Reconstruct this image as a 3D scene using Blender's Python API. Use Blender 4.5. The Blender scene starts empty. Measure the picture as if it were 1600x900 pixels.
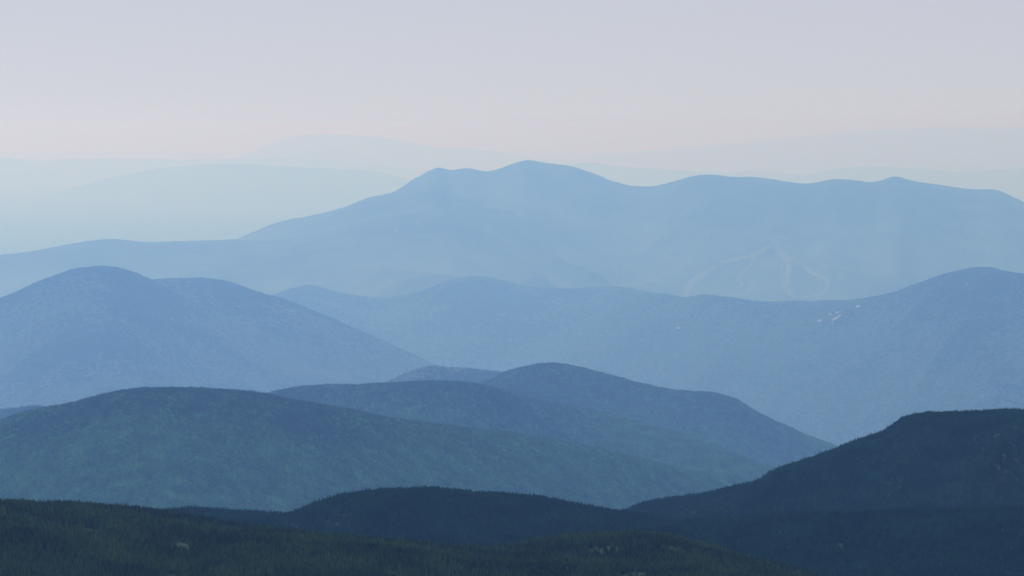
import bpy, math, random
import numpy as np

C = bpy.context.scene
rng = np.random.default_rng(7)
random.seed(7)

# ------------------------------------------------------------------ camera, sky, sun, exposure
CAM_Z = 3950.0                     # metres above the far valley floor
W0, H0 = 1600.0, 900.0
FOV = math.radians(20.0)
FPX = (W0 / 2) / math.tan(FOV / 2)
Y_EYE = 195.0                      # image row of the eye level
PITCH = math.atan((Y_EYE - H0 / 2) / FPX)      # negative: looking slightly down

cam_data = bpy.data.cameras.new('camera')
cam = bpy.data.objects.new('camera', cam_data)
C.collection.objects.link(cam)
cam.location = (0, 0, CAM_Z)
cam.rotation_euler = (math.pi / 2 + PITCH, 0, 0)
cam_data.sensor_width = 36
cam_data.angle = FOV
cam_data.clip_start = 1.0
cam_data.clip_end = 2_000_000
C.camera = cam

SUN_EL, SUN_AZ = 33.0, -39.0       # degrees; azimuth from the view direction (+Y), negative = left
world = bpy.data.worlds.new('World')
C.world = world
world.use_nodes = True
wn = world.node_tree
wn.nodes.clear()
sky = wn.nodes.new('ShaderNodeTexSky')
sky.sky_type = 'NISHITA'
sky.sun_disc = False
sky.sun_elevation = math.radians(SUN_EL)
sky.sun_rotation = math.radians(SUN_AZ)
sky.altitude = 3000
sky.air_density = 0.7
sky.dust_density = 2.0
sky.ozone_density = 2.0
bg = wn.nodes.new('ShaderNodeBackground')
bg.inputs['Strength'].default_value = 0.10
wo = wn.nodes.new('ShaderNodeOutputWorld')
veil = wn.nodes.new('ShaderNodeMix'); veil.data_type = 'RGBA'      # thin even high cloud veil over the whole sky
veil.inputs[0].default_value = 0.83
veil.inputs[7].default_value = (5.92, 5.80, 6.40, 1)
wn.links.new(sky.outputs[0], veil.inputs[6])
wn.links.new(veil.outputs[2], bg.inputs[0])
wn.links.new(bg.outputs[0], wo.inputs[0])

sd = bpy.data.lights.new('sun', 'SUN')
sd.energy = 2.5
sd.angle = math.radians(0.5)
sd.color = (1.0, 0.945, 0.985)
sun = bpy.data.objects.new('sun', sd)
C.collection.objects.link(sun)
_e, _a = math.radians(SUN_EL), math.radians(SUN_AZ)
from mathutils import Vector
_sv = Vector((math.sin(_a) * math.cos(_e), math.cos(_a) * math.cos(_e), math.sin(_e)))
sun.rotation_euler = _sv.to_track_quat('Z', 'Y').to_euler()
sun.location = (0, 0, CAM_Z + 500)

C.view_settings.view_transform = 'Standard'
C.view_settings.look = 'None'
C.view_settings.exposure = 0.0
C.view_settings.gamma = 1.0
C.render.engine = 'CYCLES'
C.cycles.max_bounces = 6
C.cycles.volume_bounces = 1
C.cycles.diffuse_bounces = 2
C.cycles.use_denoising = True

# haze: scattering per metre; molecules scatter blue about four times as much as red
HAZE_DENSITY = 4.5e-5
HAZE_COLOR = (0.202, 0.445, 1.0, 1.0)
HAZE_G = 0.36

# ------------------------------------------------------------------ helpers
def link(o, parent=None):
    C.collection.objects.link(o)
    if parent:
        o.parent = parent
    return o

def tag(o, label=None, cat=None, group=None, kind=None):
    if label: o['label'] = label
    if cat: o['category'] = cat
    if group: o['group'] = group
    if kind: o['kind'] = kind
    return o

def h2(ix, iy, seed):
    ix = ix.astype(np.int64).astype(np.uint32); iy = iy.astype(np.int64).astype(np.uint32)
    h = ix * np.uint32(374761393) + iy * np.uint32(668265263) + np.uint32((seed * 2246822519) & 0xFFFFFFFF)
    h = (h ^ (h >> np.uint32(13))) * np.uint32(1274126177)
    h ^= h >> np.uint32(16)
    return h.astype(np.float64) / 4294967295.0

def vnoise(x, y, seed=0):
    ix, iy = np.floor(x), np.floor(y)
    fx, fy = x - ix, y - iy
    fx = fx * fx * fx * (fx * (fx * 6 - 15) + 10); fy = fy * fy * fy * (fy * (fy * 6 - 15) + 10)
    a = h2(ix, iy, seed); b = h2(ix + 1, iy, seed); c = h2(ix, iy + 1, seed); d = h2(ix + 1, iy + 1, seed)
    return (a + (b - a) * fx) * (1 - fy) + (c + (d - c) * fx) * fy       # 0..1

def fbm(x, y, seed=0, oct=5, ridged=False, gain=0.5):
    s = np.zeros_like(x); amp = 1.0; tot = 0.0
    ca, sa = math.cos(0.63), math.sin(0.63)
    for k in range(oct):
        n = vnoise(x, y, seed + k * 17)
        n = (1 - abs(2 * n - 1)) * 2 - 1 if ridged else n * 2 - 1
        s += amp * n; tot += amp; amp *= gain
        x, y = (ca * x - sa * y) * 2.03 + 11.3, (sa * x + ca * y) * 2.03 - 7.1
    return s / tot                                                       # about -1..1

CP, SP = math.cos(PITCH), math.sin(PITCH)
def px_dir(x, y):
    """photo pixel -> azimuth and tangent of the elevation of the ray"""
    dx = x - W0 / 2; up = H0 / 2 - y
    dy = FPX * CP - up * SP
    dz = FPX * SP + up * CP
    return np.arctan2(dx, dy), dz / np.hypot(dx, dy)

def project(X, Y, Z):
    Z = Z - CAM_Z
    depth = Y * CP + Z * SP
    up = -Y * SP + Z * CP
    return W0 / 2 + FPX * X / depth, H0 / 2 - FPX * up / depth

GROUND_R = np.array([0, 300, 1000, 1700, 2600, 4200, 6000, 8000, 10000, 13000, 17000, 22000, 28000, 60000, 430000.])
GROUND_Z = np.array([-2, -75, -250, -420, -560, -820, -1120, -1450, -1750, -2150, -2650, -3150, -3650, -3850, -3949.])
def ground_z(r):
    return CAM_Z + np.interp(r, GROUND_R, GROUND_Z)

def grid_mesh(name, X, Y, Z, mat, extra=None):
    nu, nv = X.shape
    me = bpy.data.meshes.new(name)
    co = np.stack([X, Y, Z], -1).reshape(-1, 3).astype(np.float32)
    i = np.arange(nu * nv).reshape(nu, nv)
    f = np.stack([i[:-1, :-1], i[1:, :-1], i[1:, 1:], i[:-1, 1:]], -1).reshape(-1, 4)
    me.vertices.add(len(co)); me.vertices.foreach_set('co', co.ravel())
    me.loops.add(f.size); me.loops.foreach_set('vertex_index', f.ravel().astype(np.int32))
    me.polygons.add(len(f)); me.polygons.foreach_set('loop_start', np.arange(0, f.size, 4, dtype=np.int32))
    me.polygons.foreach_set('loop_total', np.full(len(f), 4, dtype=np.int32))
    me.polygons.foreach_set('use_smooth', np.ones(len(f), dtype=bool))
    me.update(calc_edges=True)
    for k, v in (extra or {}).items():
        a = me.attributes.new(k, 'FLOAT', 'POINT'); a.data.foreach_set('value', v.ravel().astype(np.float32))
    me.materials.append(mat)
    return me

# ------------------------------------------------------------------ materials
def nodes(name):
    m = bpy.data.materials.new(name); m.use_nodes = True
    nt = m.node_tree; b = nt.nodes['Principled BSDF']
    b.inputs['Roughness'].default_value = 0.9
    b.inputs['Specular IOR Level'].default_value = 0.1
    return m, nt, b

def ramp(nt, fac, stops):
    r = nt.nodes.new('ShaderNodeValToRGB'); nt.links.new(fac, r.inputs[0])
    e = r.color_ramp.elements
    while len(e) < len(stops): e.new(0.5)
    for el, (p, c) in zip(e, stops):
        el.position = p; el.color = (*c, 1)
    return r.outputs[0]

def noise(nt, scale, detail=4, rough=0.55):
    g = nt.nodes.new('ShaderNodeNewGeometry')
    n = nt.nodes.new('ShaderNodeTexNoise'); n.inputs['Scale'].default_value = scale
    n.inputs['Detail'].default_value = detail; n.inputs['Roughness'].default_value = rough
    nt.links.new(g.outputs['Position'], n.inputs['Vector'])
    return n.outputs['Fac']

def math_node(nt, op, a, b=None, clamp=False):
    m = nt.nodes.new('ShaderNodeMath'); m.operation = op; m.use_clamp = clamp
    for k, v in enumerate((a, b)):
        if v is None: continue
        if isinstance(v, (int, float)): m.inputs[k].default_value = v
        else: nt.links.new(v, m.inputs[k])
    return m.outputs[0]

CONIFER = (0.008, 0.024, 0.014); HARDWOOD_PALED = (0.090, 0.140, 0.070); MEADOW = (0.11, 0.12, 0.055)  # hardwood brightened: valley haze paling and lit folds put into the colour

def mat_forest_surface(name, scale, conifer=CONIFER, hardwood=HARDWOOD_PALED, bump=0.0):
    """forest canopy seen from very far away: spruce high up, hardwood lower down, with valley haze paling and fold shading painted in, by the mesh attribute 'leafy'"""
    m, nt, b = nodes(name)
    at = nt.nodes.new('ShaderNodeAttribute'); at.attribute_name = 'leafy_light'
    n1 = noise(nt, scale, 6, 0.65)
    s = math_node(nt, 'ADD', at.outputs['Fac'], math_node(nt, 'MULTIPLY', math_node(nt, 'SUBTRACT', n1, 0.5), 1.8), True)
    col = ramp(nt, s, [(0.0, conifer), (0.45, tuple((a + c) / 2 for a, c in zip(conifer, hardwood))), (1.0, hardwood)])
    nt.links.new(col, b.inputs['Base Color'])
    return m

def mat_floor(name, c1, c2, scale):
    m, nt, b = nodes(name)
    nt.links.new(ramp(nt, noise(nt, scale), [(0.35, c1), (0.65, c2)]), b.inputs['Base Color'])
    return m

def mat_crown(name, dark, light, spread=0.5):
    """needles or leaves: each tree of its own tone, patches of tone over the hill"""
    m, nt, b = nodes(name)
    oi = nt.nodes.new('ShaderNodeObjectInfo')
    at = nt.nodes.new('ShaderNodeAttribute'); at.attribute_name = 'tone'
    n = noise(nt, 0.012, 3)
    s = math_node(nt, 'ADD', math_node(nt, 'MULTIPLY', oi.outputs['Random'], 0.45), math_node(nt, 'MULTIPLY', at.outputs['Fac'], 0.40))
    s = math_node(nt, 'ADD', s, math_node(nt, 'MULTIPLY', math_node(nt, 'SUBTRACT', n, 0.5), 1.6), True)
    nt.links.new(ramp(nt, s, [(0.0, dark), (0.75, light), (1.0, tuple(min(1, c * 1.5) for c in light))]), b.inputs['Base Color'])
    return m

M_far = mat_forest_surface('far_forest', 0.0012)
M_mid = mat_forest_surface('middle_forest', 0.006, CONIFER, (0.030, 0.060, 0.028))
M_floor = mat_floor('forest_floor', (0.010, 0.024, 0.012), (0.018, 0.036, 0.017), 0.02)
M_green_floor = mat_floor('mossy_forest_floor', (0.014, 0.034, 0.012), (0.022, 0.048, 0.016), 0.03)
M_valley = mat_floor('valley_land', (0.030, 0.050, 0.022), (0.085, 0.105, 0.050), 0.0004)
M_spruce = mat_crown('spruce_needles', (0.008, 0.022, 0.010), (0.058, 0.112, 0.032))
M_spruce_far = mat_crown('dark_spruce_needles', (0.005, 0.026, 0.012), (0.014, 0.062, 0.028))
M_spruce_mid = mat_crown('hill_spruce_needles', (0.012, 0.042, 0.020), (0.034, 0.090, 0.038))
M_leaf_paled = mat_crown('haze_paled_hardwood_leaves', (0.045, 0.095, 0.045), (0.120, 0.195, 0.090))  # leaves brightened so lower slopes pale as in valley haze, painted in
M_leaf = mat_crown('hardwood_leaves', (0.018, 0.062, 0.028), (0.054, 0.170, 0.064))
M_bark, nt, b = nodes('bark'); b.inputs['Base Color'].default_value = (0.07, 0.055, 0.045, 1)
nt.links.new(ramp(nt, noise(nt, 6.0), [(0.3, (0.05, 0.04, 0.032)), (0.7, (0.11, 0.095, 0.08))]), b.inputs['Base Color'])
M_rock, nt, b = nodes('pale_granite')
nt.links.new(ramp(nt, noise(nt, 0.05), [(0.3, (0.42, 0.38, 0.37)), (0.7, (0.66, 0.60, 0.57))]), b.inputs['Base Color'])
M_grass, nt, b = nodes('mown_grass')
nt.links.new(ramp(nt, noise(nt, 0.01), [(0.3, (0.11, 0.14, 0.08)), (0.7, (0.20, 0.22, 0.13))]), b.inputs['Base Color'])

# ------------------------------------------------------------------ ridges and hills
XS = np.arange(-300, 1901.0, 4.0)
front_min = np.full(len(XS), 2000.0)       # screen row of the highest nearer crest, for culling what could never be seen
RIDGES = {}

def smooth_interp(x, px, py):
    """monotone-ish smooth curve through the crest points (Catmull-Rom)"""
    px = np.array(px, float); py = np.array(py, float)
    m = np.gradient(py, px)
    i = np.clip(np.searchsorted(px, x) - 1, 0, len(px) - 2)
    h = px[i + 1] - px[i]; t = (x - px[i]) / h
    tc = np.clip(t, 0, 1)
    y = (2*tc**3 - 3*tc**2 + 1)*py[i] + (tc**3 - 2*tc**2 + tc)*h*m[i] + (-2*tc**3 + 3*tc**2)*py[i+1] + (tc**3 - tc**2)*h*m[i+1]
    y = np.where(t < 0, py[0] + (x - px[0]) * (py[1] - py[0]) / (px[1] - px[0]), y)
    y = np.where(t > 1, py[-1] + (x - px[-1]) * (py[-1] - py[-2]) / (px[-1] - px[-2]), y)
    return y

def ridge(name, key, pts, D, slope, mat, label, nu=400, nv=90, front=None, back=None, R=None, wander=0.03,
          amp=0.25, wl=None, seed=1, tree=0.0, leafy_light=(0.0, 1.0, 400.0), x0=None, x1=None, flat=0.0, rough=1.7, dist=None):
    """A hill whose crest passes through the photo's crest directions, at its own distance D, with real front and back slopes."""
    px = [p[0] for p in pts]; py = [p[1] for p in pts]
    x0 = px[0] if x0 is None else x0; x1 = px[-1] if x1 is None else x1
    u = np.linspace(x0, x1, nu)
    ycrest = smooth_interp(u, px, py)
    az, el = px_dir(u, ycrest)
    wv = vnoise(u / 260.0 + seed * 3.1, u * 0 + seed, seed) * 2 - 1
    Du = D * (1 + wander * wv + flat * (u - 800) / 800)
    if dist: Du = np.convolve(np.pad(np.interp(u, *zip(*dist)), 20, mode='edge'), np.ones(41) / 41, 'valid') * (1 + 0.3 * wander * wv)
    front = front or D * 0.16; back = back or D * 0.10
    R = R or D * 0.006
    wl = wl or D * 0.05
    # rows: denser on the front near the crest
    nb = max(10, nv // 5)
    tb = -back * np.linspace(1, 0, nb, endpoint=False) ** 1.5
    tf = front * np.linspace(0, 1, nv - nb) ** 1.25
    t = np.concatenate([tb, tf])
    zc = CAM_Z + el * Du - tree / 1.6
    T, A = np.meshgrid(t, az)
    RR = Du[:, None] - T
    X, Y = RR * np.sin(A), RR * np.cos(A)
    ts = math.tan(math.radians(slope))
    drop = ts * (np.sqrt(T * T + R * R) - R)
    drop *= 1 + 0.35 * (vnoise(X / (wl * 1.7), Y / (wl * 1.7), seed + 5) - 0.5)
    rel = fbm(X / wl, Y / wl, seed, 6, ridged=True, gain=0.48)
    rel2 = fbm(X / (wl * 0.35), Y / (wl * 0.35), seed + 40, 5)
    bump = amp * np.minimum(drop, wl * 0.5) * (rel * 0.8 + rel2 * 0.25)
    Z = zc[:, None] - drop + bump
    # keep the crest where the photograph has it, whatever the relief did
    k = max(3, nu // 60); ker = np.ones(k) / k
    fall = np.exp(-np.maximum(np.abs(T) - R, 0) / (5 * R))
    for _ in range(3):
        err = ((Z - CAM_Z) / RR).max(1) - (zc - CAM_Z) / Du
        err = np.convolve(np.pad(err, k, mode='edge'), ker, 'same')[k:-k]
        Z -= (err * Du)[:, None] * fall
    px_m = D / FPX                                                        # small bumps and notches of about a pixel
    Z += 1.1 * px_m * fbm(X / (14 * px_m), Y / (14 * px_m), seed + 301, 4) + rough * px_m * fbm(X / (55 * px_m), Y / (55 * px_m), seed + 401, 2)
    # outer ends go down to the ground
    edge = np.minimum(np.arange(nu), np.arange(nu)[::-1]) / (nu * 0.012)
    Z -= (np.clip(1 - edge, 0, 1) ** 2)[:, None] * D * 0.05
    Z = np.maximum(Z, ground_z(RR) - 25)
    hi, lo, dz = leafy_light
    below = (zc[:, None].max() - Z) / dz
    lf = hi + (lo - hi) * np.clip(below + 0.4 * fbm(X / wl, Y / wl, seed + 77, 4) - 0.55 * rel - 0.35 * rel2, 0, 1)  # spurs darker, gullies lighter: shading of the folds painted through the tree mix
    me = grid_mesh(name, X, Y, Z, mat, {'leafy_light': lf})
    o = link(bpy.data.objects.new(name, me))
    tag(o, label, None, None, 'structure')
    sx, sy = project(X, Y, Z)
    fm = np.interp(sx, XS, front_min)
    upv = (Z - CAM_Z) / RR
    horizon = np.maximum.accumulate(upv[:, ::-1], axis=1)[:, ::-1]          # highest ground in front, seen from the camera
    vis = (sy < fm + 14) & (sy < 925) & (sx > -60) & (sx < 1660) & (upv > horizon - 25 / RR)
    RIDGES[key] = dict(X=X, Y=Y, Z=Z, sx=sx, sy=sy, vis=vis, T=T, obj=o, leafy_light=lf)
    yc = np.interp(XS, u, ycrest, left=3000, right=3000)
    global_front(yc)
    return o

def global_front(yc):
    global front_min
    front_min = np.minimum(front_min, yc)

# 1 nearest green hill, left; 1b the knoll behind it
ridge('hill', 'near', [(-200, 784), (-60, 783), (0, 783), (60, 786), (110, 786), (160, 790), (210, 795), (250, 800), (300, 807), (400, 823), (500, 833), (600, 843),
      (700, 851), (770, 858), (850, 864), (930, 869), (1000, 867), (1100, 865), (1180, 876), (1260, 896), (1330, 922), (1420, 965)], 2150, 9, M_green_floor,
      'nearest green forested hill across the bottom left of the view', nu=520, nv=90, front=420, back=260, R=60, wl=160, amp=0.30, seed=3, tree=5.5, wander=0.02)
ridge('hill', 'knoll', [(640, 905), (700, 880), (760, 858), (820, 846), (880, 837), (950, 832), (1000, 831), (1050, 837), (1100, 849), (1160, 867), (1220, 888), (1300, 925), (1380, 970)], 2380, 12, M_green_floor,
      'dark green forested knoll behind the right end of the nearest hill', nu=300, nv=60, front=300, back=260, R=70, wl=150, seed=5, tree=5.5, wander=0.015)
# 2 dark hills
ridge('hill', 'lowright', [(960, 850), (1020, 822), (1080, 812), (1150, 808), (1250, 802), (1400, 797), (1500, 795), (1600, 792), (1750, 788), (1850, 790)], 3300, 24, M_floor,
      'dark lower forested slope at the bottom right corner', nu=340, nv=70, front=600, back=300, R=200, wl=320, seed=12, tree=7, wander=0.03)
ridge('hill', 'dark', [(120, 830), (180, 808), (240, 797), (300, 793), (350, 796), (400, 799), (430, 802), (455, 800), (480, 789), (520, 777), (560, 769), (600, 764), (640, 762), (680, 762),
      (740, 767), (800, 771), (860, 779), (900, 786), (960, 797), (1000, 803), (1060, 813), (1150, 822), (1300, 850), (1420, 900)], 3450, 22, M_floor,
      'dark blue rounded forested hill low in the middle', nu=420, nv=70, front=650, back=500, R=130, wl=300, seed=8, tree=7, wander=0.03)
ridge('hill', 'right', [(880, 850), (930, 818), (960, 803), (980, 795), (1010, 783), (1060, 775), (1120, 766), (1160, 755), (1190, 748), (1210, 734), (1250, 720), (1300, 703), (1330, 689), (1360, 679),
      (1382, 672), (1396, 662), (1410, 652), (1425, 647), (1450, 644), (1480, 643), (1520, 642), (1570, 640), (1600, 640), (1720, 646), (1850, 660)], 4200, 24, M_floor,
      'large dark forested hill with a rounded shoulder on the right edge', nu=460, nv=90, front=1000, back=600, R=110, wl=420, seed=14, tree=7.5, wander=0.03)
# 3 blue green hills
ridge('hill', 'left3', [(-250, 740), (-100, 690), (0, 657), (30, 647), (100, 633), (150, 619), (200, 609), (240, 606), (300, 606), (350, 609), (400, 613), (450, 623), (500, 631), (550, 641), (600, 651),
      (650, 659), (700, 664), (750, 670), (800, 677), (850, 685), (900, 694), (950, 704), (1000, 716), (1050, 728), (1100, 739), (1140, 749), (1200, 768), (1280, 800)], 9800, 15, M_floor,
      'broad blue green forested hill spanning the left and middle', nu=460, nv=110, front=1900, back=900, R=160, wl=900, amp=0.16, seed=21, tree=13, wander=0.03, leafy_light=(0.0, 1.0, 300), dist=[(-250, 9800), (500, 9900), (900, 11000), (1250, 12500)])
ridge('hill', 'leftfar', [(-200, 668), (-80, 651), (0, 644), (50, 638), (90, 640), (160, 660), (240, 700)], 16500, 12, M_mid,
      'pale blue slope peeping out behind the left end of the broad hill', nu=120, nv=40, seed=22, wander=0.02)
ridge('hill', 'second', [(300, 650), (380, 625), (420, 613), (450, 607), (500, 602), (560, 600), (620, 598), (680, 595), (720, 596), (760, 602), (800, 613), (850, 626), (900, 634), (950, 646), (1000, 659), (1050, 673),
      (1100, 691), (1150, 709), (1200, 729), (1260, 760)], 14200, 14, M_floor,
      'blue green forested ridge behind the broad left hill, with a small clearing', nu=380, nv=80, front=1700, back=900, R=160, wl=800, amp=0.2, seed=24, tree=14, leafy_light=(0.1, 1.0, 260))
ridge('hill', 'cone', [(640, 660), (700, 622), (740, 600), (770, 590), (790, 581), (820, 573), (850, 568), (880, 568), (910, 573), (950, 584), (1000, 598), (1040, 607), (1080, 611), (1120, 614), (1150, 623), (1180, 641),
      (1210, 656), (1250, 675), (1300, 694), (1340, 715)], 17800, 16, M_floor,
      'blue forested hill with a rounded top and a long right shoulder', nu=360, nv=80, front=1900, back=1000, R=170, wl=1000, amp=0.2, seed=27, tree=16, leafy_light=(0.1, 1.0, 350))
ridge('hill', 'smallbump', [(480, 640), (560, 607), (600, 598), (640, 582), (670, 574), (700, 575), (740, 577), (780, 581), (850, 600), (950, 640)], 22500, 14, M_mid,
      'small pale blue hump between the left hills and the rounded hill', nu=300, nv=50, wl=1100, seed=29, tree=14)
# 4 middle distance
ridge('mountain', 'peakleft', [(-250, 545), (-100, 497), (0, 466), (30, 455), (60, 440), (90, 428), (130, 418), (155, 416), (185, 419), (210, 427), (237, 438), (270, 457), (300, 473), (350, 492), (400, 512), (450, 535),
      (520, 560), (600, 590), (700, 630)], 32500, 19, M_mid,
      'blue rounded mountain top at the left edge of the view', nu=620, nv=160, front=6500, back=3500, R=500, wl=2200, amp=0.45, seed=34,  tree=16, leafy_light=(0.0, 1.0, 900))
ridge('mountain', 'shoulderleft', [(120, 500), (180, 460), (215, 445), (237, 438), (280, 436), (330, 436), (360, 442), (400, 456), (450, 470), (500, 490), (550, 512), (600, 534), (650, 557), (690, 574), (760, 600), (850, 640)], 34000, 19, M_mid,
      'long blue mountain shoulder sloping down to the right on the left side', nu=560, nv=120, front=6500, back=3500, R=500, wl=2200, amp=0.4, seed=36, tree=16, leafy_light=(0.0, 1.0, 900))
ridge('mountain', 'rangeright', [(640, 640), (720, 597), (800, 556), (870, 520), (940, 487), (990, 466), (1040, 460), (1070, 466), (1100, 461), (1130, 463), (1170, 470), (1200, 472), (1260, 471), (1330, 468), (1390, 458), (1440, 442), (1480, 428), (1530, 419),
      (1560, 421), (1600, 430), (1700, 448), (1850, 480)], 42500, 14, M_mid,
      'blue mountain range on the right with pale rock ledges near its crest', flat=-0.2, nu=620, nv=150, front=7500, back=3500, R=500, wl=2000, amp=0.55, seed=43, tree=16, leafy_light=(0.0, 1.0, 800))
ridge('mountain', 'rangemiddle', [(360, 500), (430, 461), (460, 451), (490, 447), (520, 455), (570, 463), (610, 465), (650, 457), (700, 440), (750, 431), (790, 440), (830, 449), (880, 451), (940, 449), (990, 452),
      (1060, 470), (1150, 500)], 45000, 12, M_mid,
      'pale blue mountain ridge in the middle with a low rounded peak', nu=520, nv=110, front=15000, back=4000, R=600, wl=2400, amp=0.42, seed=41, tree=16, leafy_light=(0.0, 1.0, 800))
# 5 far
ridge('mountain', 'farleft', [(-250, 430), (-100, 408), (0, 398), (50, 392), (100, 383), (150, 375), (180, 374), (220, 378), (300, 376), (370, 374), (420, 375), (480, 368), (560, 350), (640, 331), (700, 323), (760, 325),
      (840, 331), (920, 345), (980, 368), (1030, 405), (1070, 450), (1110, 500)], 54500, 11, M_far,
      'far pale blue ridge stretching from the left edge below the main range', nu=460, nv=90, front=14000, back=6000, R=1200, dist=[(-250, 54000), (500, 54500), (750, 55500), (900, 58500), (1100, 62000)], wl=5000, amp=0.4, seed=46, leafy_light=(0.0, 1.0, 1600))
ridge('mountain', 'main', [(240, 420), (320, 390), (370, 373), (400, 360), (440, 346), (500, 333), (540, 322), (570, 310), (620, 297), (650, 278), (685, 262), (705, 266), (730, 263), (765, 267), (795, 257), (822, 250),
      (850, 254), (895, 261), (930, 273), (960, 284), (1010, 292), (1050, 285), (1080, 276), (1105, 273), (1150, 276), (1200, 279), (1265, 287), (1300, 281), (1325, 281), (1370, 284), (1395, 277), (1430, 284),
      (1470, 290), (1530, 296), (1560, 298), (1590, 312), (1640, 325), (1720, 340), (1850, 370)], 60500, 13, M_far,
      'high pale blue mountain range with pointed summits across the skyline', nu=620, nv=120, front=15000, back=7000, R=500, wl=4500, amp=0.5, seed=49, wander=0.02, leafy_light=(0.0, 0.7, 1800))
ridge('hill', 'haze1', [(0, 330), (90, 300), (150, 284), (190, 274), (240, 265), (300, 258), (350, 256), (400, 257), (450, 260), (520, 264), (580, 268), (640, 280), (720, 300), (800, 320)], 155000, 6, M_far,
      'very faint hill dissolving in haze, left of the main range', nu=160, nv=40, front=22000, back=12000, wl=9000, seed=52, wander=0.02)
ridge('hill', 'haze2', [(-250, 250), (-100, 246), (0, 246), (60, 250), (120, 248), (180, 247), (240, 249), (300, 250), (420, 247), (520, 252), (620, 262), (720, 280)], 205000, 6, M_far,
      'faint low hills dissolving in haze at the far left', nu=180, nv=40, front=26000, back=14000, wl=12000, seed=54, wander=0.02)
ridge('mountain', 'haze3', [(300, 275), (380, 243), (430, 223), (480, 211), (520, 211), (560, 212), (600, 216), (650, 225), (700, 231), (760, 236), (860, 250), (900, 252), (960, 262), (1100, 285)], 250000, 6, M_far,
      'faintest distant mountain hump above the left end of the range', nu=180, nv=40, front=26000, back=14000, wl=14000, seed=56, wander=0.02)
ridge('mountain', 'haze4', [(820, 275), (900, 256), (1000, 262), (1100, 270), (1200, 268), (1260, 273), (1320, 262), (1400, 262), (1500, 268), (1640, 262), (1800, 268)], 175000, 6, M_far,
      'faint hills behind the right end of the main range', nu=160, nv=40, front=24000, back=14000, wl=12000, seed=58, wander=0.02)
ridge('mountain', 'haze5', [(900, 250), (1000, 236), (1100, 228), (1200, 218), (1300, 208), (1400, 202), (1500, 199), (1600, 200), (1750, 206), (1850, 212)], 285000, 6, M_far,
      'faintest distant upland on the right above the main range', nu=160, nv=40, front=26000, back=14000, wl=14000, seed=60, wander=0.02)

# the land below, one sheet out to the horizon
rr = np.concatenate([np.linspace(1, 2600, 20), np.geomspace(2700, 430000, 150)])
aa = np.linspace(0, 2 * math.pi, 361)
RRg, AAg = np.meshgrid(rr, aa)
Xg, Yg = RRg * np.sin(AAg), RRg * np.cos(AAg)
Zg = ground_z(RRg) + np.where(RRg > 20000, 1.0, 0.0) * 12 * fbm(Xg / 6000, Yg / 6000, 91, 4)
land = link(bpy.data.objects.new('ground', grid_mesh('ground', Xg, Yg, Zg, M_valley)))
tag(land, 'hazy valley lowland between and beyond the hills', None, None, 'structure')

# ------------------------------------------------------------------ haze: one closed box round everything
bot = float(min(Zg.min(), min(r['Z'].min() for r in RIDGES.values()))) - 1.0
top = CAM_Z + 160.0
hw = 440000.0
v = [(x, y, z) for z in (bot, top) for y in (-hw, hw) for x in (-hw, hw)]
f = [(0, 2, 3, 1), (4, 5, 7, 6), (0, 1, 5, 4), (2, 6, 7, 3), (0, 4, 6, 2), (1, 3, 7, 5)]
me = bpy.data.meshes.new('haze'); me.from_pydata(v, [], f)
hm = bpy.data.materials.new('haze'); hm.use_nodes = True
hn = hm.node_tree; hn.nodes.clear()
pv = hn.nodes.new('ShaderNodeVolumePrincipled')
pv.inputs['Color'].default_value = HAZE_COLOR
pv.inputs['Density'].default_value = HAZE_DENSITY
pv.inputs['Anisotropy'].default_value = HAZE_G
pv.inputs['Absorption Color'].default_value = (1, 1, 1, 1)
ho = hn.nodes.new('ShaderNodeOutputMaterial')
hn.links.new(pv.outputs[0], ho.inputs['Volume'])
me.materials.append(hm)
haze = link(bpy.data.objects.new('haze', me))
tag(haze, 'blue haze filling the air over the hills', None, None, 'stuff')
# ------------------------------------------------------------------ trees
def tree_geo(verts, faces, tones, x, y, z, h, rad, kind, r):
    """append one tree: kind spruce = jagged tiers, leaf = lumpy crown, snag = bare grey spike"""
    tone = r.random()
    if kind == 'spruce':
        nt_ = 4; n = 7
        for k in range(nt_):
            f0 = 0.10 + 0.72 * k / nt_
            f1 = min(1.0, f0 + 0.42)
            rk = rad * (1 - f0) ** 0.85
            b0 = len(verts); rot = r.random() * 6.28
            for i in range(n * 2):
                a = rot + math.pi * i / n
                q = rk * (r.uniform(0.85, 1.2) if i % 2 == 0 else r.uniform(0.5, 0.7))
                verts.append((x + q * math.cos(a), y + q * math.sin(a), z + h * (f0 - (0.05 if i % 2 == 0 else 0)) ))
                tones.append(tone)
            verts.append((x, y, z + h * (f1 if k < nt_ - 1 else 1.0))); tones.append(tone)
            for i in range(n * 2):
                faces.append((b0 + i, b0 + (i + 1) % (n * 2), b0 + n * 2))
    else:
        b0 = len(verts)
        rings = [(0.12, 0.55), (0.36, 1.0), (0.66, 0.92), (0.90, 0.5)]
        n = 8
        for f0, q0 in rings:
            for i in range(n):
                a = 2 * math.pi * (i + 0.5 * r.random()) / n
                q = rad * q0 * r.uniform(0.72, 1.2)
                verts.append((x + q * math.cos(a), y + q * math.sin(a), z + h * (f0 + r.uniform(-.05, .05)))); tones.append(tone)
        verts.append((x, y, z + h)); tones.append(tone)
        for k in range(3):
            for i in range(n):
                j = (i + 1) % n
                a_, b_, c_, d_ = b0 + k*n + i, b0 + k*n + j, b0 + (k+1)*n + j, b0 + (k+1)*n + i
                faces.append((a_, b_, c_)); faces.append((a_, c_, d_))
        for i in range(n):
            faces.append((b0 + 3*n + i, b0 + 3*n + (i + 1) % n, b0 + 4*n))

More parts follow.
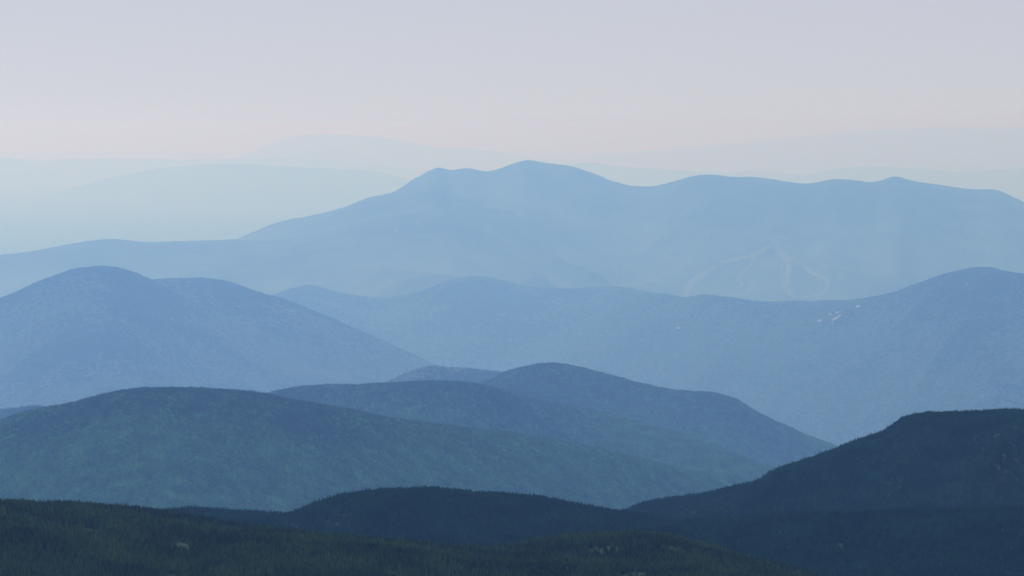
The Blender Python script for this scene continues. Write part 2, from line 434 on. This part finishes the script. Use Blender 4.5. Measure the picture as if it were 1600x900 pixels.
def mesh_from(name, verts, faces, tones, mat):
    me = bpy.data.meshes.new(name); me.from_pydata(verts, [], faces); me.update()
    a = me.attributes.new('tone', 'FLOAT', 'POINT'); a.data.foreach_set('value', np.array(tones, np.float32))
    me.materials.append(mat)
    return me

def clump_mesh(name, n, spread, h, rad, kind, mat, seed, mix=0.0, hvar=0.3):
    r = random.Random(seed); V, F, T = [], [], []
    for k in range(n):
        a = k * 2.4 + r.random(); d = spread * math.sqrt((k + 0.3) / n)
        kd = 'spruce' if (kind == 'leaf' and r.random() < mix) else kind
        hh = h * r.uniform(1 - hvar, 1 + hvar)
        tree_geo(V, F, T, d * math.cos(a), d * math.sin(a), -0.1 * h, hh * 1.1, rad * r.uniform(0.8, 1.2) * (0.8 if kd != kind else 1), kd, r)
    return mesh_from(name, V, F, T, mat)

def sample_ridge(key, spacing, mask=None, seed=0, opn=None, crest_only=False):
    """random points over the part of the hill that can be seen, one per spacing^2 metres"""
    R_ = RIDGES[key]; X, Y, Z, vis, T = (R_[k] for k in ('X', 'Y', 'Z', 'vis', 'T'))
    g = np.random.default_rng(seed + 100)
    q = vis[:-1, :-1] | vis[1:, :-1] | vis[:-1, 1:] | vis[1:, 1:]
    if crest_only:
        q &= (T[:-1, :-1] < crest_only)
    area = abs((X[1:, :-1] - X[:-1, :-1]) * (Y[:-1, 1:] - Y[:-1, :-1]) - (X[:-1, 1:] - X[:-1, :-1]) * (Y[1:, :-1] - Y[:-1, :-1])) * q
    cnt = g.poisson(area / spacing ** 2)
    ii, jj = np.nonzero(cnt); rep = cnt[ii, jj]
    ii = np.repeat(ii, rep); jj = np.repeat(jj, rep)
    u, v = g.random(len(ii)), g.random(len(ii))
    def bl(A):
        return (A[ii, jj] * (1-u) * (1-v) + A[ii+1, jj] * u * (1-v) + A[ii, jj+1] * (1-u) * v + A[ii+1, jj+1] * u * v)
    x, y, z, lf = bl(X), bl(Y), bl(Z), bl(R_['leafy_light'])
    if mask is not None:
        k = mask(x, y, lf, g); x, y, z, lf = x[k], y[k], z[k], lf[k]
    d = open_dist(key, x, y) + 0.7 * (g.random(len(x)) - 0.5)
    k = (d > 0.8) | (g.random(len(x)) < 0.30)
    return x[k], y[k], z[k], lf[k], g

def scatter(name, label, protos, x, y, z, g, smin=0.75, smax=1.3, mat=None):
    """one forest as one object: the prototypes are clumps of trees that stand in the forest as its children"""
    me = bpy.data.meshes.new(name)
    co = np.stack([x, y, z], -1).astype(np.float32)
    me.vertices.add(len(co)); me.vertices.foreach_set('co', co.ravel())
    n = len(co)
    for nm, ty, val in (('rot', 'FLOAT', g.random(n) * 6.283), ('scl', 'FLOAT', smin + (smax - smin) * g.random(n) ** 2.6), ('pick', 'INT', g.integers(0, len(protos), n))):
        a = me.attributes.new(nm, ty, 'POINT'); a.data.foreach_set('value', val.astype(np.float32 if ty == 'FLOAT' else np.int32))
    o = link(bpy.data.objects.new(name, me)); tag(o, label, None, None, 'stuff')
    ng = bpy.data.node_groups.new('forest_scatter', 'GeometryNodeTree')
    ng.interface.new_socket('Geometry', in_out='INPUT', socket_type='NodeSocketGeometry')
    ng.interface.new_socket('Geometry', in_out='OUTPUT', socket_type='NodeSocketGeometry')
    N = ng.nodes; L = ng.links
    gi = N.new('NodeGroupInput'); go = N.new('NodeGroupOutput')
    gti = N.new('GeometryNodeGeometryToInstance')
    for k, pm in enumerate(protos):
        c = link(bpy.data.objects.new('tree_clump', pm), o)
        i = int(g.integers(0, n)); c.location = (float(x[i]), float(y[i]), float(z[i])); c['kind'] = 'stuff'
        oi = N.new('GeometryNodeObjectInfo'); oi.transform_space = 'ORIGINAL'; oi.inputs['Object'].default_value = c
        L.new(oi.outputs['Geometry'], gti.inputs[0])
    iop = N.new('GeometryNodeInstanceOnPoints'); iop.inputs['Pick Instance'].default_value = True
    L.new(gi.outputs[0], iop.inputs['Points']); L.new(gti.outputs[0], iop.inputs['Instance'])
    def attr(nm, ty):
        a = N.new('GeometryNodeInputNamedAttribute'); a.data_type = ty; a.inputs['Name'].default_value = nm
        return a.outputs['Attribute']
    L.new(attr('pick', 'INT'), iop.inputs['Instance Index'])
    cx = N.new('ShaderNodeCombineXYZ'); L.new(attr('rot', 'FLOAT'), cx.inputs[2]); L.new(cx.outputs[0], iop.inputs['Rotation'])
    L.new(attr('scl', 'FLOAT'), iop.inputs['Scale'])
    L.new(iop.outputs[0], go.inputs[0])
    md = o.modifiers.new('scatter', 'NODES'); md.node_group = ng
    print('FOREST', name, n)
    return o

def gaps(wl, thr, seed, soft=0.0):
    return lambda x, y, lf, g: fbm(x / wl, y / wl, seed, 4) + soft * (g.random(len(x)) - 0.5) > thr

def at_pixel(key, px, py, lift=0.0):
    """the point of a hill's surface that lies in this direction"""
    R_ = RIDGES[key]; j0 = int(np.argmin(np.abs(R_['T'][0])))
    col = R_['sx'][:, j0]; ci = np.clip(np.interp(px, col, np.arange(len(col))), 0, len(col) - 1.001)
    i = int(ci); fr = ci - i
    L_ = [R_[k][i] * (1 - fr) + R_[k][i + 1] * fr for k in ('X', 'Y', 'Z', 'sy')]
    sy = L_[3]; j1 = int(np.argmin(sy))
    for j in range(j1, len(sy) - 1):
        if sy[j] <= py <= sy[j + 1]:
            t = (py - sy[j]) / max(1e-6, sy[j + 1] - sy[j])
            return np.array([L_[k][j] * (1 - t) + L_[k][j + 1] * t for k in range(3)]) + np.array([0, 0, lift])
    return np.array([L_[k][j1] for k in range(3)]) + np.array([0, 0, lift])

# grassy openings in the forest, given as runs of points on the hills
OPEN = {}
def opening(key, pts, half):
    P = np.array([at_pixel(key, a, b) for a, b in pts])
    for a, b in zip(P[:-1], P[1:]):
        OPEN.setdefault(key, []).append((a[:2], b[:2], half))
def open_dist(key, x, y):
    d = np.full(len(x), 9.0)
    for a, b, w in OPEN.get(key, []):
        ab = b - a; t = np.clip(((x - a[0]) * ab[0] + (y - a[1]) * ab[1]) / (ab @ ab + 1e-9), 0, 1)
        d = np.minimum(d, np.hypot(x - a[0] - t * ab[0], y - a[1] - t * ab[1]) / w)
    return d
opening('near', [(150, 797), (200, 804), (250, 811), (300, 822)], 9)
opening('near', [(330, 833), (380, 846), (440, 862)], 6)
opening('near', [(0, 800), (40, 799)], 5)
opening('near', [(560, 846), (640, 852), (720, 860)], 5)
opening('near', [(1140, 876), (1180, 884), (1230, 896)], 7)
opening('knoll', [(905, 840), (960, 845), (1010, 846)], 5)
opening('second', [(674, 632), (686, 635)], 26)
opening('second', [(728, 662), (736, 663)], 16)

# near hill and knoll: stunted spruce with lighter green gaps
pn = [clump_mesh('tree_clump', 4, 2.2, 3.6, 1.0, 'spruce', M_spruce, 10 + k, hvar=0.35) for k in range(5)]
x, y, z, lf, g = sample_ridge('near', 2.9, gaps(45, -0.42, 5, 0.3), 1, 'near')
scatter('spruce_forest', 'dense stunted spruce forest covering the nearest green hill', pn, x, y, z, g, 0.8, 1.5)
x, y, z, lf, g = sample_ridge('knoll', 3.0, gaps(45, -0.45, 6, 0.3), 2, 'knoll')
scatter('spruce_forest', 'spruce forest covering the dark green knoll', pn, x, y, z, g, 0.8, 1.5)
# dark hills
pd = [clump_mesh('tree_clump', 5, 3.4, 4.4, 1.35, 'spruce', M_spruce_far, 30 + k, hvar=0.35) for k in range(5)]
for i, (key, lab) in enumerate((('dark', 'dark spruce forest over the low rounded middle hill'), ('lowright', 'dark spruce forest over the bottom right slope'),
                                ('right', 'dark spruce forest over the large right hill'))):
    m_ = None
    if key == 'right':     # bald rocky brow of the shoulder
        m_ = lambda x, y, lf, g: ~((abs(project(x, y, y * 0 + CAM_Z)[0] - 1400) < 18) & (g.random(len(x)) < 0.3) & (np.hypot(x, y) > 4150))
    x, y, z, lf, g = sample_ridge(key, 4.2, m_, 3 + i)
    scatter('spruce_forest', lab, pd, x, y, z, g, 0.75, 1.42)
# blue green hills: spruce on top, hardwoods below
ps = [clump_mesh('tree_clump', 5, 5.5, 8.0, 1.9, 'spruce', M_spruce_mid, 50 + k) for k in range(4)]
pl = [clump_mesh('tree_clump', 6, 5.6, 7.5, 2.7, 'leaf', M_leaf, 60 + k, mix=0.2) for k in range(5)]
for i, (key, lab, sp) in enumerate((('left3', 'the broad left hill', 6.2), ('second', 'the ridge behind the broad left hill', 7.0), ('cone', 'the hill with the rounded top', 7.6))):
    for kind, P in (('conifer', ps), ('hardwood', pl)):
        sgn = 1 if kind == 'conifer' else -1
        x, y, z, lf, g = sample_ridge(key, sp, lambda x, y, lf, g, s=sgn: s * (lf + 0.3 * fbm(x / 300, y / 300, 7, 3) + 1.0 * (h2(np.floor(x / 6), np.floor(y / 6), 3) - 0.5)) < s * 0.5, 10 + i)
        scatter(kind + '_forest', ('dark conifers' if sgn > 0 else 'lighter green hardwoods') + (' high' if sgn > 0 else ' low') + ' on ' + lab, P, x, y, z, g, 0.8, 1.55)
# middle distance: bigger clumps of bigger forest trees
pm = [clump_mesh('tree_clump', 12, 15, 11.0, 4.2, 'leaf', M_leaf_paled, 80 + k, mix=0.35, hvar=0.4) for k in range(5)]
pc = [clump_mesh('tree_clump', 12, 14, 12.0, 3.6, 'spruce', M_spruce_mid, 90 + k, hvar=0.4) for k in range(4)]
for i, (key, lab) in enumerate((('smallbump', 'the small pale hump'), ('leftfar', 'the slope behind the broad hill'),
                                ('peakleft', 'the rounded left mountain'), ('shoulderleft', 'the long left shoulder'), ('rangeright', 'the right mountain range'), ('rangemiddle', 'the low middle peak'))):
    for kind, P in (('conifer', pc), ('hardwood', pm)):
        sgn = 1 if kind == 'conifer' else -1
        x, y, z, lf, g = sample_ridge(key, 24, lambda x, y, lf, g, s=sgn: s * (lf + 0.9 * fbm(x / 800, y / 800, 9, 4) + 0.8 * (h2(np.floor(x / 40), np.floor(y / 40), 3) - 0.5)) < s * 0.5, 30 + i)
        scatter(kind + '_forest', ('dark conifers' if sgn > 0 else 'hardwoods with painted haze paling') + ' on ' + lab, P, x, y, z, g, 0.75, 1.6)

# ------------------------------------------------------------------ single trees that stand out in the near forest
def one_tree(seed, h, rad):
    r = random.Random(seed); V, F, T = [], [], []
    n = 9; nt_ = 7
    for k in range(nt_):
        f0 = 0.10 + 0.80 * k / nt_; f1 = min(1, f0 + 0.26)
        rk = rad * (1 - f0) ** 0.8 * r.uniform(0.85, 1.15); b0 = len(V); rot = r.random() * 6.28
        for i in range(2 * n):
            a = rot + math.pi * i / n
            q = rk * (r.uniform(0.8, 1.25) if i % 2 == 0 else r.uniform(0.4, 0.6))
            V.append((q * math.cos(a), q * math.sin(a), h * (f0 - (0.045 if i % 2 == 0 else 0) * r.uniform(.6, 1.3)))); T.append(0.3 * r.random() + 0.1 * k)
        V.append((0, 0, h * (1 if k == nt_ - 1 else f1))); T.append(0.5)
        for i in range(2 * n): F.append((b0 + i, b0 + (i + 1) % (2 * n), b0 + 2 * n))
    crown = mesh_from('crown', V, F, T, M_spruce)
    V, F = [], []
    for k, (f, q) in enumerate(((-0.12, 0.024), (0.12, 0.018), (0.9, 0.004))):
        for i in range(6): V.append((q * h * math.cos(i * 1.047), q * h * math.sin(i * 1.047), f * h))
    for k in range(2):
        for i in range(6): F.append((k*6 + i, k*6 + (i+1) % 6, k*6 + 6 + (i+1) % 6, k*6 + 6 + i))
    trunk = mesh_from('trunk', V, F, [0.5] * len(V), M_bark)
    return crown, trunk
def snag_mesh(seed, h):
    r = random.Random(seed); V, F = [], []
    def cone(p, d, ln, q):
        b0 = len(V); d = Vector(d).normalized(); s_ = d.orthogonal().normalized(); t_ = d.cross(s_)
        for i in range(5):
            a = i * 1.2566; w = Vector(p) + (s_ * math.cos(a) + t_ * math.sin(a)) * q; V.append(tuple(w))
        V.append(tuple(Vector(p) + d * ln))
        for i in range(5): F.append((b0 + i, b0 + (i + 1) % 5, b0 + 5))
    cone((0, 0, -0.5), (r.uniform(-.05, .05), r.uniform(-.05, .05), 1), h + 0.5, 0.17)
    for k in range(14):
        a = r.random() * 6.28; f = r.uniform(0.25, 0.9)
        cone((0, 0, h * f), (math.cos(a), math.sin(a), 0.15), (1 - f) * 1.6 + 0.2, 0.05)
    return V, F
M_snag, nt, b = nodes('weathered_dead_wood')
nt.links.new(ramp(nt, noise(nt, 3.0), [(0.3, (0.06, 0.065, 0.06)), (0.7, (0.13, 0.13, 0.12))]), b.inputs['Base Color'])

variants = [one_tree(200 + k, h, q) for k, (h, q) in enumerate(((5.6, 1.15), (6.4, 1.2), (5.0, 1.25), (7.2, 1.35), (6.0, 0.95)))]
zones = [  # hill, x from, x to, y from, y to, how many, label
    ('near', 0, 130, 782, 799, 26, 'on the nearest crest'),
    ('near', 140, 320, 782, 812, 34, 'above the grassy opening'),
    ('near', 320, 620, 805, 850, 34, 'on the descending crest'),
    ('near', 620, 900, 845, 875, 26, 'in the dip before the knoll'),
    ('near', 0, 260, 850, 899, 40, 'low on the nearest hill'),
    ('near', 260, 620, 862, 899, 42, 'low on the nearest hill'),
    ('near', 620, 960, 876, 899, 34, 'low on the hill below the dip'),
    ('near', 960, 1270, 872, 899, 24, 'on the light green strip'),
    ('knoll', 850, 1130, 828, 868, 28, 'on the dark green knoll'),
]
g = np.random.default_rng(77)
for key, xa, xb, ya, yb, cnt, lab in zones:
    for k in range(cnt):
        for _ in range(50):
            px_, py_ = g.uniform(xa, xb), g.uniform(ya, yb)
            yc = np.interp(px_, RIDGES[key]['sx'][:, 5], RIDGES[key]['sy'].min(1))
            if py_ > yc: break
        if py_ <= yc: py_ = yc + 1
        P = at_pixel(key, px_, py_)
        vi = int(g.integers(0, len(variants))); cr, tr = variants[vi]
        root = link(bpy.data.objects.new('spruce_tree', None)); root.location = P
        root.rotation_euler = (g.normal(0, .02), g.normal(0, .02), g.random() * 6.28); s_ = g.uniform(0.72, 1.02); root.scale = (s_, s_, s_ * g.uniform(0.9, 1.15))
        look = ('medium height full', 'tall', 'short broad', 'tallest wide skirted', 'slim narrow')[vi]
        tag(root, look + ' spruce ' + lab + ', ' + ('at the left edge', 'one tenth across', 'two tenths across', 'three tenths across', 'four tenths across', 'halfway across', 'six tenths across', 'seven tenths across', 'eight tenths across')[int(round(px_ / 160))] + (' the view' if px_ > 80 else ''), 'tree', 'spruces standing out of the near forest')
        link(bpy.data.objects.new('crown', cr), root); link(bpy.data.objects.new('trunk', tr), root)
snag_v = []
for k in range(3):
    V, F = snag_mesh(300 + k, 4.5 + k * .6); snag_v.append(mesh_from('dead_spruce', V, F, [0.5] * len(V), M_snag))
for key, xa, xb, ya, yb, cnt, lab in (('knoll', 920, 1060, 842, 862, 9, 'bare grey dead spruce on the face of the dark green knoll'),
                                     ('near', 180, 300, 803, 818, 6, 'bare grey dead spruce in the grassy opening of the nearest green hill'),
                                     ('near', 860, 1000, 872, 893, 9, 'bare grey dead spruce below the dip beside the knoll')):
    for k in range(cnt):
        o = link(bpy.data.objects.new('dead_spruce', snag_v[k % 3])); o.location = at_pixel(key, g.uniform(xa, xb), g.uniform(ya, yb)); o.rotation_euler = (0, 0, g.random() * 6.28)
        tag(o, lab, 'dead tree', 'dead spruces in the near forest')

# ------------------------------------------------------------------ pale marks on the far mountains: ski trails, slides, rock ledges
def strip(name, key, pts, wpx, mat, label, lift=4.0, seed=0):
    """a cleared strip lying on the mountainside, wobbling in width"""
    r = random.Random(seed); P = []
    for (a, b), (c, d) in zip(pts[:-1], pts[1:]):
        n = max(2, int(math.hypot(c - a, d - b) / 3))
        P += [(a + (c - a) * k / n, b + (d - b) * k / n) for k in range(n)]
    P.append(pts[-1]); V, F = [], []
    for k, p in enumerate(P):
        q = P[min(k + 1, len(P) - 1)]; o_ = P[max(k - 1, 0)]
        dx, dy = q[0] - o_[0], q[1] - o_[1]; l = math.hypot(dx, dy) or 1
        w = wpx / 2 * r.uniform(0.6, 1.25)
        for sgn in (-1, 0, 1):
            V.append(tuple(at_pixel(key, p[0] - dy / l * w * sgn + r.uniform(-.4, .4), p[1] + dx / l * w * sgn + r.uniform(-.3, .3), lift + (3 if sgn == 0 else 0))))
    for k in range(len(P) - 1):
        for j in (0, 1): F.append((k*3 + j, k*3 + j + 1, k*3 + 4 + j, k*3 + 3 + j))
    me = bpy.data.meshes.new(name); me.from_pydata(V, [], F); me.materials.append(mat)
    return tag(link(bpy.data.objects.new(name, me)), label, None, None, 'structure')
strip('ski_trail', 'main', [(1205, 384), (1186, 396), (1172, 402), (1140, 408), (1112, 420), (1090, 433), (1074, 446), (1070, 464)], 7, M_grass, 'long pale ski trail curving down to the left', 12, 1)
strip('ski_trail', 'main', [(1112, 424), (1092, 438), (1078, 452), (1073, 468)], 5, M_grass, 'short pale ski trail beside the foot of the long left one', 12, 2)
strip('ski_trail', 'main', [(1214, 371), (1228, 372)], 3, M_grass, 'pale clearing at the top of the ski hill', 12, 3)
strip('ski_trail', 'main', [(1208, 376), (1213, 390)], 9, M_grass, 'pale blotch of ski trail just below the hilltop', 12, 4)
strip('ski_trail', 'main', [(1230, 384), (1238, 390), (1246, 399)], 4, M_grass, 'pale ski trail leaving the hilltop to the right', 12, 5)
strip('ski_trail', 'main', [(1218, 397), (1230, 401), (1233, 418), (1231, 440), (1234, 455), (1243, 468)], 11, M_grass, 'widest pale ski trail running straight down the hill', 12, 6)
strip('ski_trail', 'main', [(1257, 418), (1268, 427), (1280, 432), (1292, 437), (1296, 446), (1288, 458)], 7, M_grass, 'hooked pale ski trail on the right of the ski hill', 12, 7)
strip('ski_trail', 'main', [(1152, 432), (1157, 440), (1161, 450)], 8, M_grass, 'short pale ski trail between the long left one and the widest one', 12, 8)
M_slide, nt, b = nodes('pale_rubble')
nt.links.new(ramp(nt, noise(nt, 0.02), [(0.3, (0.10, 0.11, 0.09)), (0.7, (0.17, 0.17, 0.15))]), b.inputs['Base Color'])
strip('rock_slide', 'farleft', [(651, 346), (656, 354)], 4, M_slide, 'pale rock slide on the ridge below the main range', 10, 11)
strip('rock_slide', 'farleft', [(618, 356), (621, 364)], 3, M_slide, 'small pale rock slide left of the larger one', 10, 12)
strip('rock_slide', 'farleft', [(588, 412), (591, 424)], 2.5, M_slide, 'thin pale streak low on the far left ridge', 10, 13)

def ledge(key, px_, py_, wpx, hpx, tilt, label, seed):
    r = random.Random(seed); P = at_pixel(key, px_, py_, 6); m = 1.1 * float(np.hypot(P[0], P[1])) / FPX
    V, F = [], []; nu_, nv_ = 9, 5                               # a broken cliff face: irregular steps, leaning back
    for i in range(nu_):
        for j in range(nv_):
            a = i / (nu_ - 1) * 2 - 1; c = j / (nv_ - 1)
            e = math.sqrt(max(0.05, 1 - a * a * 0.85))
            w = wpx * m / 2; hh = hpx * m
            V.append((a * w + r.uniform(-.1, .1) * w, -(1 - c) * hh * 0.9 * e + r.uniform(-.12, .12) * hh + r.choice((0, .15)) * hh, a * w * tilt + (c - 0.3) * hh * e + r.uniform(-.1, .1) * hh + 6))
    n = nu_ * nv_
    V += [(x, y + hpx * m * 1.5, z - hpx * m * 0.8) for x, y, z in V]
    for i in range(nu_ - 1):
        for j in range(nv_ - 1):
            a = i * nv_ + j
            F.append((a, a + nv_, a + nv_ + 1, a + 1)); F.append((n + a, n + a + 1, n + a + nv_ + 1, n + a + nv_))
    for i in range(nu_ - 1):
        for j in (0, nv_ - 1):
            a = i * nv_ + j; F.append((a, n + a, n + a + nv_, a + nv_))
    for j in range(nv_ - 1):
        for i in (0, nu_ - 1):
            a = i * nv_ + j; F.append((a, a + 1, n + a + 1, n + a))
    me = bpy.data.meshes.new('rock_ledge'); me.from_pydata(V, [], F); me.materials.append(M_rock)
    o = link(bpy.data.objects.new('rock_ledge', me)); o.location = P
    tag(o, label, 'rock ledge', 'pale rock ledges below the crest of the right range')
ledge('rangeright', 1281, 503, 6, 3.5, 0.0, 'small pale rock ledge, left neighbour of the long slanting one', 1)
ledge('rangeright', 1297, 492, 5, 1.8, 0.1, 'thin pale rock ledge above the left end of the slanting one', 2)
ledge('rangeright', 1310, 490, 8, 2.6, 0.15, 'pale rock ledge just above the long slanting one', 3)
ledge('rangeright', 1308, 498, 13, 3.2, 0.5, 'longest pale rock ledge, slanting up to the right', 4)
ledge('rangeright', 1341, 481, 7, 3.6, 0.1, 'pale rock ledge highest and farthest right near the crest', 5)
ledge('rangeright', 1060, 514, 6, 2.4, 0.0, 'lone faint rock ledge far left of the others on the right range', 6)

strip('ski_trail', 'main', [(1182, 398), (1176, 412), (1164, 424), (1156, 434)], 4, M_grass, 'faint ski trail dropping from the long left one to the short one', 12, 21)
strip('ski_trail', 'main', [(1225, 402), (1222, 425), (1224, 448), (1228, 462)], 3, M_grass, 'narrow faint ski trail hugging the left side of the widest one', 12, 22)
strip('ski_trail', 'main', [(1238, 398), (1250, 410), (1258, 419)], 3, M_grass, 'faint ski trail joining the hilltop to the hooked one', 12, 23)
strip('ski_trail', 'main', [(1255, 466), (1280, 462), (1290, 459)], 3, M_grass, 'faint level track at the foot of the hooked ski trail', 12, 24)
